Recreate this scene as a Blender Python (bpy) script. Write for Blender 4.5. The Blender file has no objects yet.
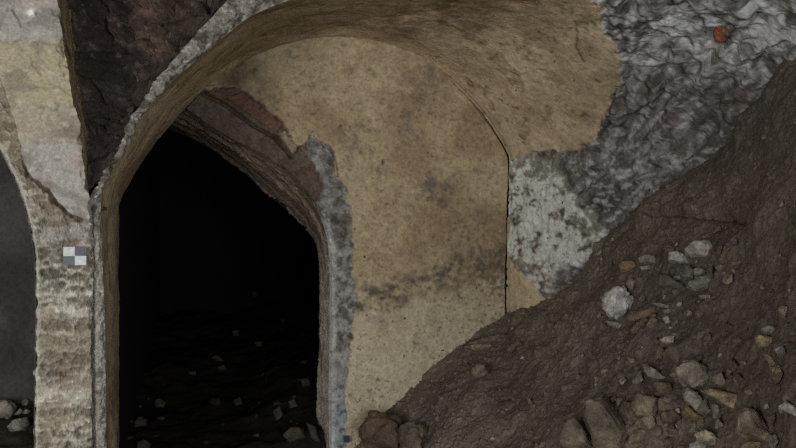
import bpy, bmesh, math, random
import numpy as np
from mathutils import Vector, Matrix, noise as mnoise
random.seed(7); rng = np.random.default_rng(11)
C = bpy.context.scene.collection
# ------------------------------------------------------------------ camera
W, H, F = 796.0, 448.0, 764.0
CAMZ = 1.30
YAW = math.atan(198.0/F)          # camera turned to the right of the +Y axis of the vault
cy_, sy_ = math.cos(YAW), math.sin(YAW)
CAM = np.array([0.0, 0.0, CAMZ])
def ray(x, y):
    """direction of the line of sight, scaled so that its Y component is 1"""
    a = (np.asarray(x, float)-W/2)/F; b = (H/2-np.asarray(y, float))/F
    X = a*cy_+sy_; Y = -a*sy_+cy_
    return X/Y, b/Y
def at(x, y, Y):
    dx, dz = ray(x, y)
    Y = np.asarray(Y, float)
    return np.stack(np.broadcast_arrays(dx*Y, Y, CAMZ+dz*Y), -1)
def proj(P):
    X, Y, Z = P[..., 0], P[..., 1], P[..., 2]-CAMZ
    r = X*cy_-Y*sy_; d = np.maximum(X*sy_+Y*cy_, 0.05)
    return W/2+F*r/d, H/2-F*Z/d
cam_d = bpy.data.cameras.new('camera'); cam = bpy.data.objects.new('camera', cam_d); C.objects.link(cam)
cam.location = (0, 0, CAMZ); cam.rotation_euler = (math.pi/2, 0, -YAW)
cam_d.sensor_width = 36.0; cam_d.lens = 36.0*F/W; cam_d.clip_start = 0.02
bpy.context.scene.camera = cam
# ------------------------------------------------------------------ noise
def _h(i, j, k, s):
    n = (i*374761393+j*668265263+k*2147483647+s*1274126177) & 0xFFFFFFFF
    n = ((n ^ (n >> 13))*1274126177) & 0xFFFFFFFF
    n = ((n ^ (n >> 16))*2246822519) & 0xFFFFFFFF
    return ((n ^ (n >> 15)) & 0xFFFFFF)/float(0xFFFFFF)
def vnoise(P, s=0):
    P = np.asarray(P, float); I = np.floor(P).astype(np.int64); f = P-I
    f = f*f*f*(f*(f*6-15)+10); r = 0.0
    for a in (0, 1):
        for b in (0, 1):
            for c in (0, 1):
                w = (f[..., 0] if a else 1-f[..., 0])*(f[..., 1] if b else 1-f[..., 1])*(f[..., 2] if c else 1-f[..., 2])
                r = r+w*_h(I[..., 0]+a, I[..., 1]+b, I[..., 2]+c, s)
    return r*2-1
ROT = np.array(Matrix.Rotation(0.9, 3, Vector((0.5, 0.3, 0.8)).normalized()) @ Matrix.Rotation(0.6, 3, 'X'))
def fbm(P, o=4, s=0, g=0.5):
    P = np.asarray(P, float) @ ROT; r = 0.0; a = 1.0; t = 0.0
    for i in range(o):
        r = r+a*vnoise(P*(2.03**i)+i*17.3, s+i); t += a; a *= g; P = P @ ROT
    return r/t*1.6
def ridge(P, o=4, s=0):
    P = np.asarray(P, float) @ ROT; r = 0.0; a = 1.0; t = 0.0
    for i in range(o):
        r = r+a*(1-np.abs(vnoise(P*(2.03**i)+i*9.1, s+i))*2); t += a; a *= 0.5; P = P @ ROT
    return r/t
def cells(P, s=0):
    """F1, F2 and a random value of the nearest cell"""
    P = np.asarray(P, float); I = np.floor(P).astype(np.int64)
    f1 = np.full(P.shape[:-1], 9.0); f2 = f1.copy(); cid = np.zeros_like(f1); tx = np.zeros_like(f1); ty = np.zeros_like(f1)
    for a in (-1, 0, 1):
        for b in (-1, 0, 1):
            for c in (-1, 0, 1):
                i, j, k = I[..., 0]+a, I[..., 1]+b, I[..., 2]+c
                q = np.stack([i+_h(i, j, k, s+1), j+_h(i, j, k, s+2), k+_h(i, j, k, s+3)], -1)
                v = P-q; d = np.sqrt((v**2).sum(-1)); m = d < f1
                f2 = np.where(m, f1, np.minimum(f2, d)); h = _h(i, j, k, s+4)
                cid = np.where(m, h, cid)
                tl = v[..., 1]*(_h(i, j, k, s+5)-.5)+v[..., 2]*(_h(i, j, k, s+6)-.5)+v[..., 0]*(_h(i, j, k, s+7)-.5)
                tx = np.where(m, tl, tx); f1 = np.where(m, d, f1)
    return f1, f2, cid, tx
def smooth(a, b, x):
    t = np.clip((x-a)/(b-a), 0, 1); return t*t*(3-2*t)
def sdpoly(x, y, poly):
    """signed distance to a closed outline, > 0 inside"""
    poly = np.array(poly, float); d = np.full(x.shape, 1e9); ins = np.zeros(x.shape, bool); n = len(poly)
    for i in range(n):
        ax, ay = poly[i]; bx, by = poly[(i+1) % n]; ex, ey = bx-ax, by-ay
        t = np.clip(((x-ax)*ex+(y-ay)*ey)/(ex*ex+ey*ey+1e-9), 0, 1)
        d = np.minimum(d, np.hypot(x-ax-t*ex, y-ay-t*ey))
        c = (ay > y) != (by > y)
        ins ^= c & (x < ex*(y-ay)/(ey if abs(ey) > 1e-9 else 1e-9)+ax)
    return np.where(ins, d, -d)
def dline(x, y, pts):
    d = np.full(x.shape, 1e9)
    for (ax, ay), (bx, by) in zip(pts[:-1], pts[1:]):
        ex, ey = bx-ax, by-ay; t = np.clip(((x-ax)*ex+(y-ay)*ey)/(ex*ex+ey*ey+1e-9), 0, 1)
        d = np.minimum(d, np.hypot(x-ax-t*ex, y-ay-t*ey))
    return d
def blob(x, y, cx, cy, rx, ry, ang=0):
    a = math.radians(ang); u = (x-cx)*math.cos(a)+(y-cy)*math.sin(a); v = -(x-cx)*math.sin(a)+(y-cy)*math.cos(a)
    return np.exp(-((u/rx)**2+(v/ry)**2))
def lin(c):
    c = np.asarray(c, float)/255.0
    return np.where(c <= 0.04045, c/12.92, ((c+0.055)/1.055)**2.4)
def mix(a, b, m):
    return a*(1-m[..., None])+b*m[..., None]
# ------------------------------------------------------------------ curves
def catmull(pts, n=24):
    p = np.array(pts, float); p = np.vstack([2*p[0]-p[1], p, 2*p[-1]-p[-2]]); out = []; keys = [0]
    for i in range(1, len(p)-2):
        p0, p1, p2, p3 = p[i-1], p[i], p[i+1], p[i+2]
        # centripetal-ish: limit tangents by the shorter neighbour
        l1 = np.linalg.norm(p2-p1); m1 = (p2-p0)/(np.linalg.norm(p2-p1)+np.linalg.norm(p1-p0)+1e-9)*l1; m2 = (p3-p1)/(np.linalg.norm(p3-p2)+np.linalg.norm(p2-p1)+1e-9)*l1
        for k in range(n):
            t = k/n; t2 = t*t; t3 = t2*t
            out.append((2*t3-3*t2+1)*p1+(t3-2*t2+t)*m1+(-2*t3+3*t2)*p2+(t3-t2)*m2)
        keys.append(len(out))
    out.append(p[-2]); return np.array(out), keys
def pair(A, B, n):
    """two curves through paired points, sampled n times, evenly along their mean length"""
    a, k = catmull(A); b, _ = catmull(B)
    l = (np.linalg.norm(np.diff(a, axis=0), axis=1)+np.linalg.norm(np.diff(b, axis=0), axis=1))/2
    s = np.concatenate([[0], np.cumsum(l)]); q = np.linspace(0, s[-1], n)
    f = lambda c: np.stack([np.interp(q, s, c[:, i]) for i in range(c.shape[1])], -1)
    return f(a), f(b)
def loft(A, B, m, e0=0.0, e1=1.0, g=1.0):
    s = np.linspace(0, 1, m)**g; s = e0+(e1-e0)*s
    return A[:, None, :]*(1-s)[None, :, None]+B[:, None, :]*s[None, :, None], s
def normals(P):
    du = np.gradient(P, axis=0); dv = np.gradient(P, axis=1); n = np.cross(du, dv)
    return n/(np.linalg.norm(n, axis=-1, keepdims=True)+1e-12)
def facing(P, N, to):
    v = np.asarray(to)-P; s = np.sign((v*N).sum(-1, keepdims=True)); s[s == 0] = 1
    return N*s
# ------------------------------------------------------------------ objects
def mark(o, label=None, cat=None, group=None, kind=None):
    if label: o['label'] = label
    if cat: o['category'] = cat
    if group: o['group'] = group
    if kind: o['kind'] = kind
    return o
def setcol(me, col):
    c = np.ones((len(me.vertices), 4), np.float32); c[:, :3] = np.clip(col.reshape(-1, 3), 0, 1)
    at_ = me.color_attributes.new('Col', 'FLOAT_COLOR', 'POINT'); at_.data.foreach_set('color', c.ravel())
def grid_obj(name, P, col, mat, parent=None, smooth_=True, back=None):
    nu, nv = P.shape[:2]
    v = P.reshape(-1, 3); i = np.arange(nu*nv).reshape(nu, nv)
    q = np.stack([i[:-1, :-1], i[1:, :-1], i[1:, 1:], i[:-1, 1:]], -1).reshape(-1, 4)
    me = bpy.data.meshes.new(name)
    me.vertices.add(len(v)); me.vertices.foreach_set('co', v.astype(np.float32).ravel())
    me.loops.add(q.size); me.loops.foreach_set('vertex_index', q.astype(np.int32).ravel())
    me.polygons.add(len(q)); me.polygons.foreach_set('loop_start', np.arange(0, q.size, 4, dtype=np.int32))
    me.polygons.foreach_set('use_smooth', np.full(len(q), smooth_))
    me.update(calc_edges=True); setcol(me, np.broadcast_to(col, P.shape))
    me.materials.append(mat)
    o = bpy.data.objects.new(name, me); C.objects.link(o)
    if parent: o.parent = parent
    return o
# ------------------------------------------------------------------ materials
def material(name, rough=0.9, fine=60, bump=0.25, var=0.25, spec=0.2, dist=0.01, speck=None, detail=8, fine2=None, grit=0.3, gs=140):
    m = bpy.data.materials.new(name); m.use_nodes = True; nt = m.node_tree; N = nt.nodes; L = nt.links
    b = N['Principled BSDF']; b.inputs['Roughness'].default_value = rough; b.inputs['Specular IOR Level'].default_value = spec
    a = N.new('ShaderNodeAttribute'); a.attribute_name = 'Col'
    tc = N.new('ShaderNodeTexCoord')
    n1 = N.new('ShaderNodeTexNoise'); n1.inputs['Scale'].default_value = fine; n1.inputs['Detail'].default_value = detail; n1.inputs['Roughness'].default_value = 0.7
    L.new(tc.outputs['Object'], n1.inputs['Vector'])
    mr = N.new('ShaderNodeMapRange'); mr.inputs[1].default_value = 0.25; mr.inputs[2].default_value = 0.75
    mr.inputs[3].default_value = 1-var; mr.inputs[4].default_value = 1+var; L.new(n1.outputs['Fac'], mr.inputs[0])
    mu = N.new('ShaderNodeVectorMath'); mu.operation = 'SCALE'; L.new(a.outputs['Color'], mu.inputs[0]); L.new(mr.outputs[0], mu.inputs['Scale'])
    n4 = N.new('ShaderNodeTexNoise'); n4.inputs['Scale'].default_value = gs; n4.inputs['Detail'].default_value = 4; n4.inputs['Roughness'].default_value = 0.8
    L.new(tc.outputs['Object'], n4.inputs['Vector'])
    r4 = N.new('ShaderNodeMapRange'); r4.inputs[1].default_value = 0.30; r4.inputs[2].default_value = 0.70; r4.inputs[3].default_value = 1-grit; r4.inputs[4].default_value = 1+grit
    L.new(n4.outputs['Fac'], r4.inputs[0])
    m2 = N.new('ShaderNodeVectorMath'); m2.operation = 'SCALE'; L.new(mu.outputs[0], m2.inputs[0]); L.new(r4.outputs[0], m2.inputs['Scale'])
    last = m2.outputs[0]
    if speck:
        col, th, sc = speck
        n2 = N.new('ShaderNodeTexNoise'); n2.inputs['Scale'].default_value = sc; n2.inputs['Detail'].default_value = 3
        L.new(tc.outputs['Object'], n2.inputs['Vector'])
        r2 = N.new('ShaderNodeMapRange'); r2.inputs[1].default_value = th; r2.inputs[2].default_value = th+0.08; L.new(n2.outputs['Fac'], r2.inputs[0])
        mx = N.new('ShaderNodeMix'); mx.data_type = 'RGBA'; L.new(r2.outputs[0], mx.inputs[0]); L.new(last, mx.inputs[6])
        mx.inputs[7].default_value = (*lin(col), 1); last = mx.outputs[2]
    L.new(last, b.inputs['Base Color'])
    n3 = N.new('ShaderNodeTexNoise'); n3.inputs['Scale'].default_value = fine2 or fine*1.7; n3.inputs['Detail'].default_value = 10; n3.inputs['Roughness'].default_value = 0.75
    L.new(tc.outputs['Object'], n3.inputs['Vector'])
    bp = N.new('ShaderNodeBump'); bp.inputs['Strength'].default_value = bump; bp.inputs['Distance'].default_value = dist
    L.new(n3.outputs['Fac'], bp.inputs['Height']); L.new(bp.outputs[0], b.inputs['Normal'])
    return m
M_plaster = material('aged_plaster', fine=26, bump=0.5, var=0.30, dist=0.010, speck=((62, 52, 40), 0.67, 42), grit=0.27, gs=66)
M_rough = material('rough_mortar', fine=80, bump=0.9, var=0.35, dist=0.012, grit=0.5, gs=85)
M_facing = material('facing_stone', fine=70, bump=0.55, var=0.18, dist=0.006, grit=0.32, gs=100)
M_rock = material('bare_rock', fine=55, bump=0.9, var=0.45, dist=0.016, spec=0.3, grit=0.5, gs=80)
M_dirt = material('dirt', fine=70, bump=0.8, var=0.30, dist=0.014, spec=0.12, fine2=70, grit=0.4, gs=95, speck=((150, 136, 116), 0.735, 75))
M_stone = material('loose_stone', fine=75, bump=0.7, var=0.35, dist=0.008, spec=0.25, grit=0.4, gs=120)
M_card = material('card', rough=0.6, fine=20, bump=0.02, var=0.03)
# ------------------------------------------------------------------ key curves
YB, YF, YP = 4.30, 3.40, 3.30
# arch of the back wall (where vault and back wall meet) and front edge of the vault
LP = [(119, 520), (119, 330), (119, 208), (122, 197), (135, 173), (150, 151), (165, 132), (190, 104), (212, 82), (235, 66), (262, 52),
      (300, 41), (330, 37), (365, 40), (400, 48), (430, 63), (460, 88), (488, 120), (509, 154), (510, 170), (508, 230), (507, 310), (507, 520)]
FP = [(107, 520), (105, 330), (101, 222), (102, 192), (112, 170), (128, 142), (142, 116), (165, 88), (190, 66), (220, 40), (255, 14)]
L3 = [at(x, y, YB) for x, y in LP]
F3 = [at(x, y, 3.33+0.07*float(smooth(225, 140, np.array(float(y))))) for x, y in FP]
SPL = 0.46                        # the right side flares towards the front
yr = [3.38, 3.30, 3.1, 2.8, 2.5, 2.2, 2.0, 1.95, 1.9, 1.9, 1.9, 1.9]
fw = [0, .1, .25, .45, .65, .8, .92, 1, 1, 1, 1, 1]
for p, y, w_ in zip(L3[len(FP):], yr, fw):
    F3.append(np.array([p[0]+SPL*w_*(YB-y), y, p[2]+0.02*(YB-y)]))
Lc, Fc = pair(L3, F3, 900)

# ================================================================== BACK WALL
Dpx = [(186, 109), (211, 127), (240, 144), (265, 158), (288, 174), (307, 196), (320, 218), (327, 242), (329, 275), (329, 350), (328, 400), (331, 520)]
Lpx = [(186, 109), (212, 82), (250, 57.5), (300, 41), (365, 40), (430, 63), (475, 105), (509, 154), (508, 220), (507, 350), (507, 410), (507, 520)]
lcurve, _ = catmull(L3, 60)
def snapL(p):
    q = at(*p, YB); d = np.linalg.norm(lcurve-q, axis=1); return int(d.argmin())
def pairL(A, Lp, n):
    """curve A paired with points on the arch curve itself"""
    a, k = catmull(A, 40); ia = np.array(k); il = np.array([snapL(p) for p in Lp])
    t = np.interp(np.arange(len(a)), ia, il); b = np.stack([np.interp(t, np.arange(len(lcurve)), lcurve[:, i]) for i in range(3)], -1)
    l = (np.linalg.norm(np.diff(a, axis=0), axis=1)+np.linalg.norm(np.diff(b, axis=0), axis=1))/2
    s = np.concatenate([[0], np.cumsum(l)]); q = np.linspace(0, s[-1], n)
    f = lambda c: np.stack([np.interp(q, s, c[:, i]) for i in range(3)], -1)
    return f(a), f(b)
D3 = [at(x, y, YB) for x, y in Dpx]
Da, La = pairL(D3, Lpx, 460)
P, s = loft(Da, La, 300, 0.0, 1.012)
x, y = proj(P)
q3 = np.stack([x/10, y/10, 0*x], -1)
wob = fbm(q3*1.6, 4, 3)*3.2
PL = [(196, 96), (214, 88), (232, 88), (249, 92), (268, 108), (286, 124), (296, 148), (301, 146), (306, 141), (311, 136), (323, 142), (334, 152), (337, 178), (347, 195), (353, 230),
      (352, 262), (357, 300), (352, 330), (350, 352), (345, 372), (346, 400), (348, 540), (560, 540), (560, 0), (340, -60), (180, 0)]
sd = sdpoly(x, y, PL)+wob
pl = smooth(-0.8, 0.8, sd)
depth = np.zeros_like(x)
N = np.zeros_like(P); N[..., 1] = -1
# plaster: gentle undulation; stripped border around the doorway: rough mortar, a little lower
big = fbm(P*2.2, 3, 5); med = fbm(P*9, 4, 6); fin = fbm(P*38, 4, 7)
depth += pl*(big*0.018+med*0.004+fin*0.0012)
rough = fbm(P*30, 5, 8)*0.012+fbm(P*85, 3, 9)*0.006
depth += (1-pl)*(-0.028+rough)
# exposed bricks of the door arch, upper left
bricks = [[(226, 97), (243, 91), (284, 124), (276, 133)], [(200, 89), (212, 86), (228, 96), (218, 103)], [(279, 133), (286, 130), (298, 149), (293, 155)]]
bm_ = np.zeros_like(x)
for b in bricks:
    bm_ = np.maximum(bm_, smooth(-1, 1.2, sdpoly(x, y, b)+wob*0.25))
groove = np.exp(-(dline(x, y, [(198, 90), (226, 104), (250, 122), (277, 138), (292, 156)])/1.7)**2)
depth += bm_*0.022-groove*(1-pl)*0.05
# mortar lump at the haunch
lump = smooth(-1, 2, sdpoly(x, y, [(305, 142), (311, 136), (334, 152), (337, 176), (329, 178), (322, 160)])+wob*0.4)
depth += lump*(0.022+rough)
# cracks
cr = np.minimum(dline(x, y+wob*0.3, [(432, 123), (445, 116), (466, 104)]), dline(x+wob*.3, y, [(338, 112), (343, 118), (349, 132), (368, 143), (376, 150)]))
ck = np.exp(-(cr/0.8)**2)*pl
hole = blob(x, y, 384, 162, 1.3, 2.4)
edge = np.clip((s[None, :]-0.990)/0.010, 0, 1)*smooth(0.32, 0.5, np.linspace(0, 1, P.shape[0]))[:, None]
depth -= ck*0.002+hole*0.03+edge*0.055
c2k = np.exp(-(dline(x, y+wob*0.3, [(432, 123), (445, 116), (457, 110), (464, 101)])/0.7)**2)*pl
depth -= c2k*0.006
# colours (albedo, with some light and shade put in)
och = lin((170, 153, 122)); och2 = lin((146, 126, 98)); pale = lin((190, 179, 156)); dark = lin((70, 62, 52)); mort = lin((150, 148, 140)); blue = lin((160, 172, 176)); brn = lin((84, 66, 52))
n1 = fbm(P*3.5, 4, 21); n2 = fbm(P*14, 4, 22); n3 = fbm(P*45, 3, 23)
col = np.broadcast_to(och, P.shape).copy()
col = mix(col, och2, np.clip(0.45+1.1*n1, 0, 1))
col = mix(col, lin((120, 104, 82)), smooth(0.1, 0.9, fbm(P*np.array([6, 6, 9.]), 5, 24))*0.5)
col = mix(col, pale, np.clip(smooth(300, 380, y)*0.75+0.25*n2, 0, 1))
col = mix(col, dark, np.clip(0.28*smooth(0.1, 1.0, n2+0.5*n3)+0.25*smooth(0.35, 0.9, n3), 0, 1))
bl = dline(x, y+wob*1.2, [(348, 306), (400, 292), (450, 274), (508, 258)])
below = smooth(-4, 6, (y+wob*1.5)-np.interp(x, [348, 400, 450, 508], [318, 304, 290, 276]))
col = mix(col, lin((180, 167, 143)), below*(0.6+0.3*n2))
gr_ = np.clip(0.45+0.8*fbm(P*np.array([16, 16, 26.]), 5, 26)+0.5*n3, 0, 1)
col = mix(col, lin((84, 77, 68)), np.clip(np.exp(-(bl/15)**2)*1.15, 0, 1)*gr_*0.95)
col = mix(col, lin((78, 69, 56)), smooth(0.36, 0.8, fbm(P*np.array([48, 48, 80.]), 4, 27)+0.35*n1)*(0.3+0.35*below))
st = 0.0
for b in [(432, 195, 26, 14, 10), (440, 182, 20, 10, 0), (475, 172, 14, 6, 0), (412, 100, 9, 16, 0), (358, 128, 20, 22, 30)]:
    st = st+blob(x, y, *b)
dirty = np.clip(st, 0, 1)*np.clip(0.55+0.9*n2+0.4*n3, 0, 1)
col = mix(col, lin((92, 84, 74)), dirty*0.75)
soot_shade = np.clip(blob(x, y, 235, 75, 42, 30, 20)*1.1, 0, 1)*np.clip(0.75+0.5*n2, 0, 1)  # soot plus the shade of the upper left corner, both put into the colour
col = mix(col, lin((66, 54, 42)), soot_shade*0.8)
base = mix(np.broadcast_to(mort, P.shape), lin((96, 92, 86)), np.clip(0.4+0.9*fbm(P*25, 4, 31), 0, 1))
base = mix(base, blue, smooth(350, 420, y)*0.5)  # bluish light on the jamb foot painted into the mortar
base = mix(base, lin((62, 58, 52)), smooth(0.25, 0.55, fbm(P*32, 4, 32))*0.7)
base = mix(base, lin((206, 204, 196)), np.exp(-(s/0.035)**2)[None, :]*smooth(200, 250, y)*0.7)
base = mix(base, brn, smooth(-3, 3, sdpoly(x, y, [(180, 40), (302, 40), (302, 144), (308, 153), (320, 172), (325, 186), (319, 202), (300, 205), (180, 140)])+wob*.5)*0.85)
base = mix(base, lin((104, 78, 64)), bm_*smooth(300, 290, x)*0.8)
base = mix(base, lin((150, 135, 115)), smooth(-1, 1, sdpoly(x, y, bricks[2]))*0.8)
col = mix(base, col, pl)
col = mix(col, lin((40, 34, 28)), np.clip(ck*0.35*smooth(-0.3, 0.3, n2)+hole, 0, 1)*0.8)
P2 = P+N*depth[..., None]
wall_back = grid_obj('wall_back', P2, col, M_plaster)
mark(wall_back, kind='structure', label='ochre plastered back wall with an arched doorway')

# ================================================================== DOORWAY REVEAL
YE = YB+0.36
Dr = [(110, 62), (150, 86), (186, 109), (211, 127), (240, 144), (265, 158), (288, 174), (307, 196), (320, 218), (327, 242), (329, 275), (329, 350), (328, 400), (331, 520)]
Er = [(100, 100), (150, 124), (170, 130), (196, 141), (222, 157), (246, 175), (268, 195), (290, 213), (306, 229), (316, 246), (319, 275), (319, 350), (317, 400), (321, 520)]
Ea, Eb = pair([at(x, y, YB) for x, y in Dr], [at(x, y, YE) for x, y in Er], 420)
P, s = loft(Ea, Eb, 70, -0.03, 1.0)
N = facing(P, normals(P), at(180, 300, 4.4))
tt = np.linspace(0, 1, P.shape[0])[:, None]*np.ones((1, P.shape[1])); ss = s[None, :]*np.ones_like(tt)
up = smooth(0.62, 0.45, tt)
lay = np.stack([tt*5, ss*9+0.6*fbm(np.stack([tt*9, ss*2, 0*tt], -1), 3, 2), 0*tt], -1)
strat = fbm(lay, 4, 41)
ledge = np.floor(ss*4+0.5*fbm(np.stack([tt*8, ss*2, 0*tt], -1), 3, 43))/4
d = up*(strat*0.012+(ledge-ss)*0.05+fbm(P*22, 4, 47)*0.010)+(1-up)*(fbm(P*20, 4, 44)*0.006)+fbm(P*60, 3, 45)*0.003
d *= smooth(-0.03, 0.10, ss)
P2 = P+N*d[..., None]
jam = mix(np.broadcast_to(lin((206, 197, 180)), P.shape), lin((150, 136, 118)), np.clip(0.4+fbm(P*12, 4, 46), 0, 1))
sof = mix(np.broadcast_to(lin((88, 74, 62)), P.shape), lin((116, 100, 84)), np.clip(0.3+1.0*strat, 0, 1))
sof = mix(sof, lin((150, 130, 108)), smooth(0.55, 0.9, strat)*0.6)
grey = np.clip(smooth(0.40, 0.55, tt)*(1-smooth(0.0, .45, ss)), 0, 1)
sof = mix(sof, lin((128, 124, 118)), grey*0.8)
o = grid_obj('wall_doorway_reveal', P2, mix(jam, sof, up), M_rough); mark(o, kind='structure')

# ================================================================== VAULT + RIGHT WALL
P, s = loft(Lc, Fc, 430, -0.004, 1.0, 1.0)
x, y = proj(P)
N = facing(P, normals(P), np.array([at(330, 260, 3.4)])[0])
q3 = np.stack([x/10, y/10, 0*x], -1)
wob = fbm(q3*1.1, 5, 51)*5.5
VP_ = [(60, 560), (60, -900), (480, -900), (560, -120), (584, -6), (597, 8), (600, 32), (612, 46), (617, 62), (615, 84), (604, 104), (601, 128), (585, 141), (560, 149), (534, 151), (504, 158), (504, 560)]
sd = sdpoly(x, y, VP_)+wob*0.8+3.0
inv = (y > 500)                                      # left wall below the frame
pl = np.where((x < 300) & (s[None, :] >= -1), 1.0, smooth(-0.9, 0.9, sd))
rem = smooth(-1.0, 1.0, sdpoly(x, y, [(500, 258), (512, 266), (524, 274), (546, 303), (540, 330), (500, 330)])+wob*0.3)
wp = smooth(-3.0, 4.0, sdpoly(x, y, [(500, 157), (545, 154), (560, 168), (566, 184), (590, 215), (606, 246), (580, 264), (556, 272), (546, 300), (530, 285), (512, 262), (500, 258)])+wob*1.2)
rock = (1-pl)*(1-rem)
# stone: strata that climb towards the front, broken in blocks
hx, hy = -SPL/math.hypot(1, SPL), 1/math.hypot(1, SPL)
al = np.array([-0.80*hx, -0.80*hy, 0.60]); pe = np.array([0.6*hx, 0.6*hy, 0.80]); xx = np.array([hy, -hx, 0])
Q = np.stack([P@xx, P@al, P@pe], -1)
warp = fbm(Q*np.array([3, 2.0, 4.0]), 3, 52)
Qw = Q*np.array([4.0, 2.0, 6.0])+warp[..., None]*0.7
f1, f2, cid, tl = cells(Qw, 61)
g1, g2, cid2, tl2 = cells(Q*np.array([12, 7.0, 17.0])+warp[..., None]*1.1, 71)
strat = fbm(Q*np.array([4, 3.0, 26.0]), 4, 53)
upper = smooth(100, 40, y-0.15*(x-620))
dr = (cid-0.5)*0.050+tl*0.09+(ridge(Q*np.array([7, 6, 8.]), 4, 59)-0.3)*0.022*(0.25+0.75*upper)+strat*0.002+fbm(P*20, 5, 54)*0.014+fbm(P*70, 3, 55)*0.003
dr += fbm(Q*np.array([10, 6, 44.]), 3, 56)*0.003*(1-upper)
dr -= 0.012*np.exp(-((f2-f1)/0.08)**2)
nearw = smooth(0.02, 0.30, s[None, :]*np.ones_like(x))
for _ in range(1):
    e_ = np.pad(dr, 1, mode='edge'); dr = (e_[1:-1, 1:-1]*2+e_[:-2, 1:-1]+e_[2:, 1:-1]+e_[1:-1, :-2]+e_[1:-1, 2:])/6
dr = dr+fbm(P*26, 4, 155)*0.006+fbm(P*70, 2, 156)*0.0025
drw = fbm(P*14, 4, 57)*0.010+fbm(P*45, 4, 58)*0.006
dR = wp*drw+(1-wp)*(dr*(0.35+0.65*nearw))
dR = dR-0.020*(1-0.6*wp)
big = fbm(P*1.8, 3, 5); med = fbm(P*8, 4, 6); fin = fbm(P*35, 4, 7)
dP = big*0.020*smooth(0, 0.15, s)[None, :]+med*0.005+fin*0.0012
# thin remains of the top coat: chipped patches, a flaking ridge
chip = np.clip(blob(x, y, 395, 21, 16, 4, 5)+blob(x, y, 528, 2, 24, 5, 0)+blob(x, y, 452, 1, 14, 4, 0)+blob(x, y, 420, 12, 30, 3, -8), 0, 1)
chip = smooth(0.25, 0.5, chip*(0.75+0.6*fbm(q3*2.2, 3, 62)))*pl
rid = np.exp(-(dline(x, y+wob*0.35, [(378, 28), (400, 20), (425, 17), (455, 22), (478, 36), (500, 52), (520, 70), (552, 74)])/1.5)**2)*smooth(-0.3, 0.4, fbm(q3*0.9, 3, 63))
fl = smooth(0.35, 0.6, blob(x, y, 491, 105, 4, 9, -30)*1.0+blob(x, y, 510, 120, 9, 4, 0)*0.9+0.2*fbm(q3*2.2, 3, 64))
dP = dP-chip*0.004+rid*0.004-fl*0.004
crk = np.exp(-(dline(x+wob*0.3, y, [(574, 22), (578, 34), (576, 48), (582, 62)])/0.8)**2)*pl
dP -= crk*0.008
m = np.maximum(pl, rem*(1-pl))
d = m*dP+(1-m)*dR
edgeb = np.exp(-(s/0.006)**2)[None, :]*smooth(0.40, 0.52, np.linspace(0, 1, P.shape[0]))[:, None]
d = d-edgeb*0.006
d = d*(1-smooth(0.80, 1.0, s)[None, :]*smooth(0.46, 0.40, np.linspace(0, 1, P.shape[0]))[:, None])
P2 = P+N*d[..., None]
n1 = fbm(P*3.0, 4, 81); n2 = fbm(P*12, 4, 82); n3 = fbm(P*42, 3, 83)
cp = np.broadcast_to(lin((187, 169, 139)), P.shape).copy()
cp = mix(cp, lin((158, 139, 111)), np.clip(0.45+1.2*n1, 0, 1))
cp = mix(cp, lin((126, 110, 86)), smooth(0.1, 0.9, fbm(P*np.array([7, 7, 7.]), 5, 25))*0.5)
cp = mix(cp, lin((196, 176, 136)), smooth(0.2, 0.9, n2-0.4*n1)*0.5)
cp = mix(cp, lin((92, 76, 56)), np.clip(0.5*smooth(0.3, 0.9, n2+0.4*n3)+0.3*smooth(0.35, 0.9, n3), 0, 1))
cp = mix(cp, lin((104, 88, 66)), np.clip(blob(x, y, 430, 20, 70, 22, 5)+blob(x, y, 480, 10, 60, 14), 0, 1)*np.clip(0.5+0.8*n2, 0, 1)*0.7)
cp = mix(cp, lin((122, 88, 66)), np.clip(chip, 0, 1)*0.6*np.clip(0.6+n2, 0, 1))
cp = mix(cp, lin((200, 180, 140)), rid*0.4)
cp = mix(cp, lin((84, 72, 58)), np.clip(fl*0.4*smooth(-.4, .4, n3)+crk*0.8, 0, 1))
cp = mix(cp, lin((198, 182, 150)), blob(x, y, 562, 118, 8, 12)*0.6+rem*(1-pl)*0.4)
cr_ = np.broadcast_to(lin((164, 164, 160)), P.shape).copy()
tone = np.clip(0.55*cid2+0.45*cid, 0, 1)
cr_ = mix(cr_, lin((112, 106, 98)), smooth(0.35, 0.8, tone+0.3*n2))
cr_ = mix(cr_, lin((192, 194, 196)), smooth(0.62, 0.30, tone)*np.clip(0.3+n2, 0, 1)*0.7)
cr_ = mix(cr_, lin((116, 104, 90)), smooth(0.1, 0.8, n1+0.2*strat)*0.5)
cr_ = mix(cr_, lin((214, 214, 212)), smooth(0.25, 0.7, n3+0.5*n2)*0.5)
cr_ = mix(cr_, lin((92, 84, 76)), smooth(0.3, 0.8, fbm(P*np.array([30, 16, 30.]), 4, 84))*0.6)
cr_ = mix(cr_, lin((46, 42, 38)), np.exp(-((f2-f1)/0.05)**2)*0.7)
cw = np.broadcast_to(lin((200, 202, 192)), P.shape).copy()
patch = fbm(P*np.array([18, 13, 18.]), 5, 91)+0.6*fbm(P*np.array([60, 42, 60.]), 3, 92)
cw = mix(cw, lin((138, 132, 118)), smooth(-0.15, 0.45, patch+0.9*blob(x, y, 550, 166, 26, 14)+0.6*blob(x, y, 585, 205, 10, 30, -25)+0.7*blob(x, y, 520, 268, 12, 8)-0.25*blob(x, y, 545, 225, 30, 40)))
cw = mix(cw, lin((88, 82, 74)), smooth(0.45, 0.95, patch))
stk = fbm(Q*np.array([12, 7, 70.]), 4, 85)
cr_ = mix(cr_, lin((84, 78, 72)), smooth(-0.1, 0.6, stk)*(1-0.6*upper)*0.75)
big2 = fbm(P*np.array([5, 4, 5.]), 4, 86)
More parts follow.
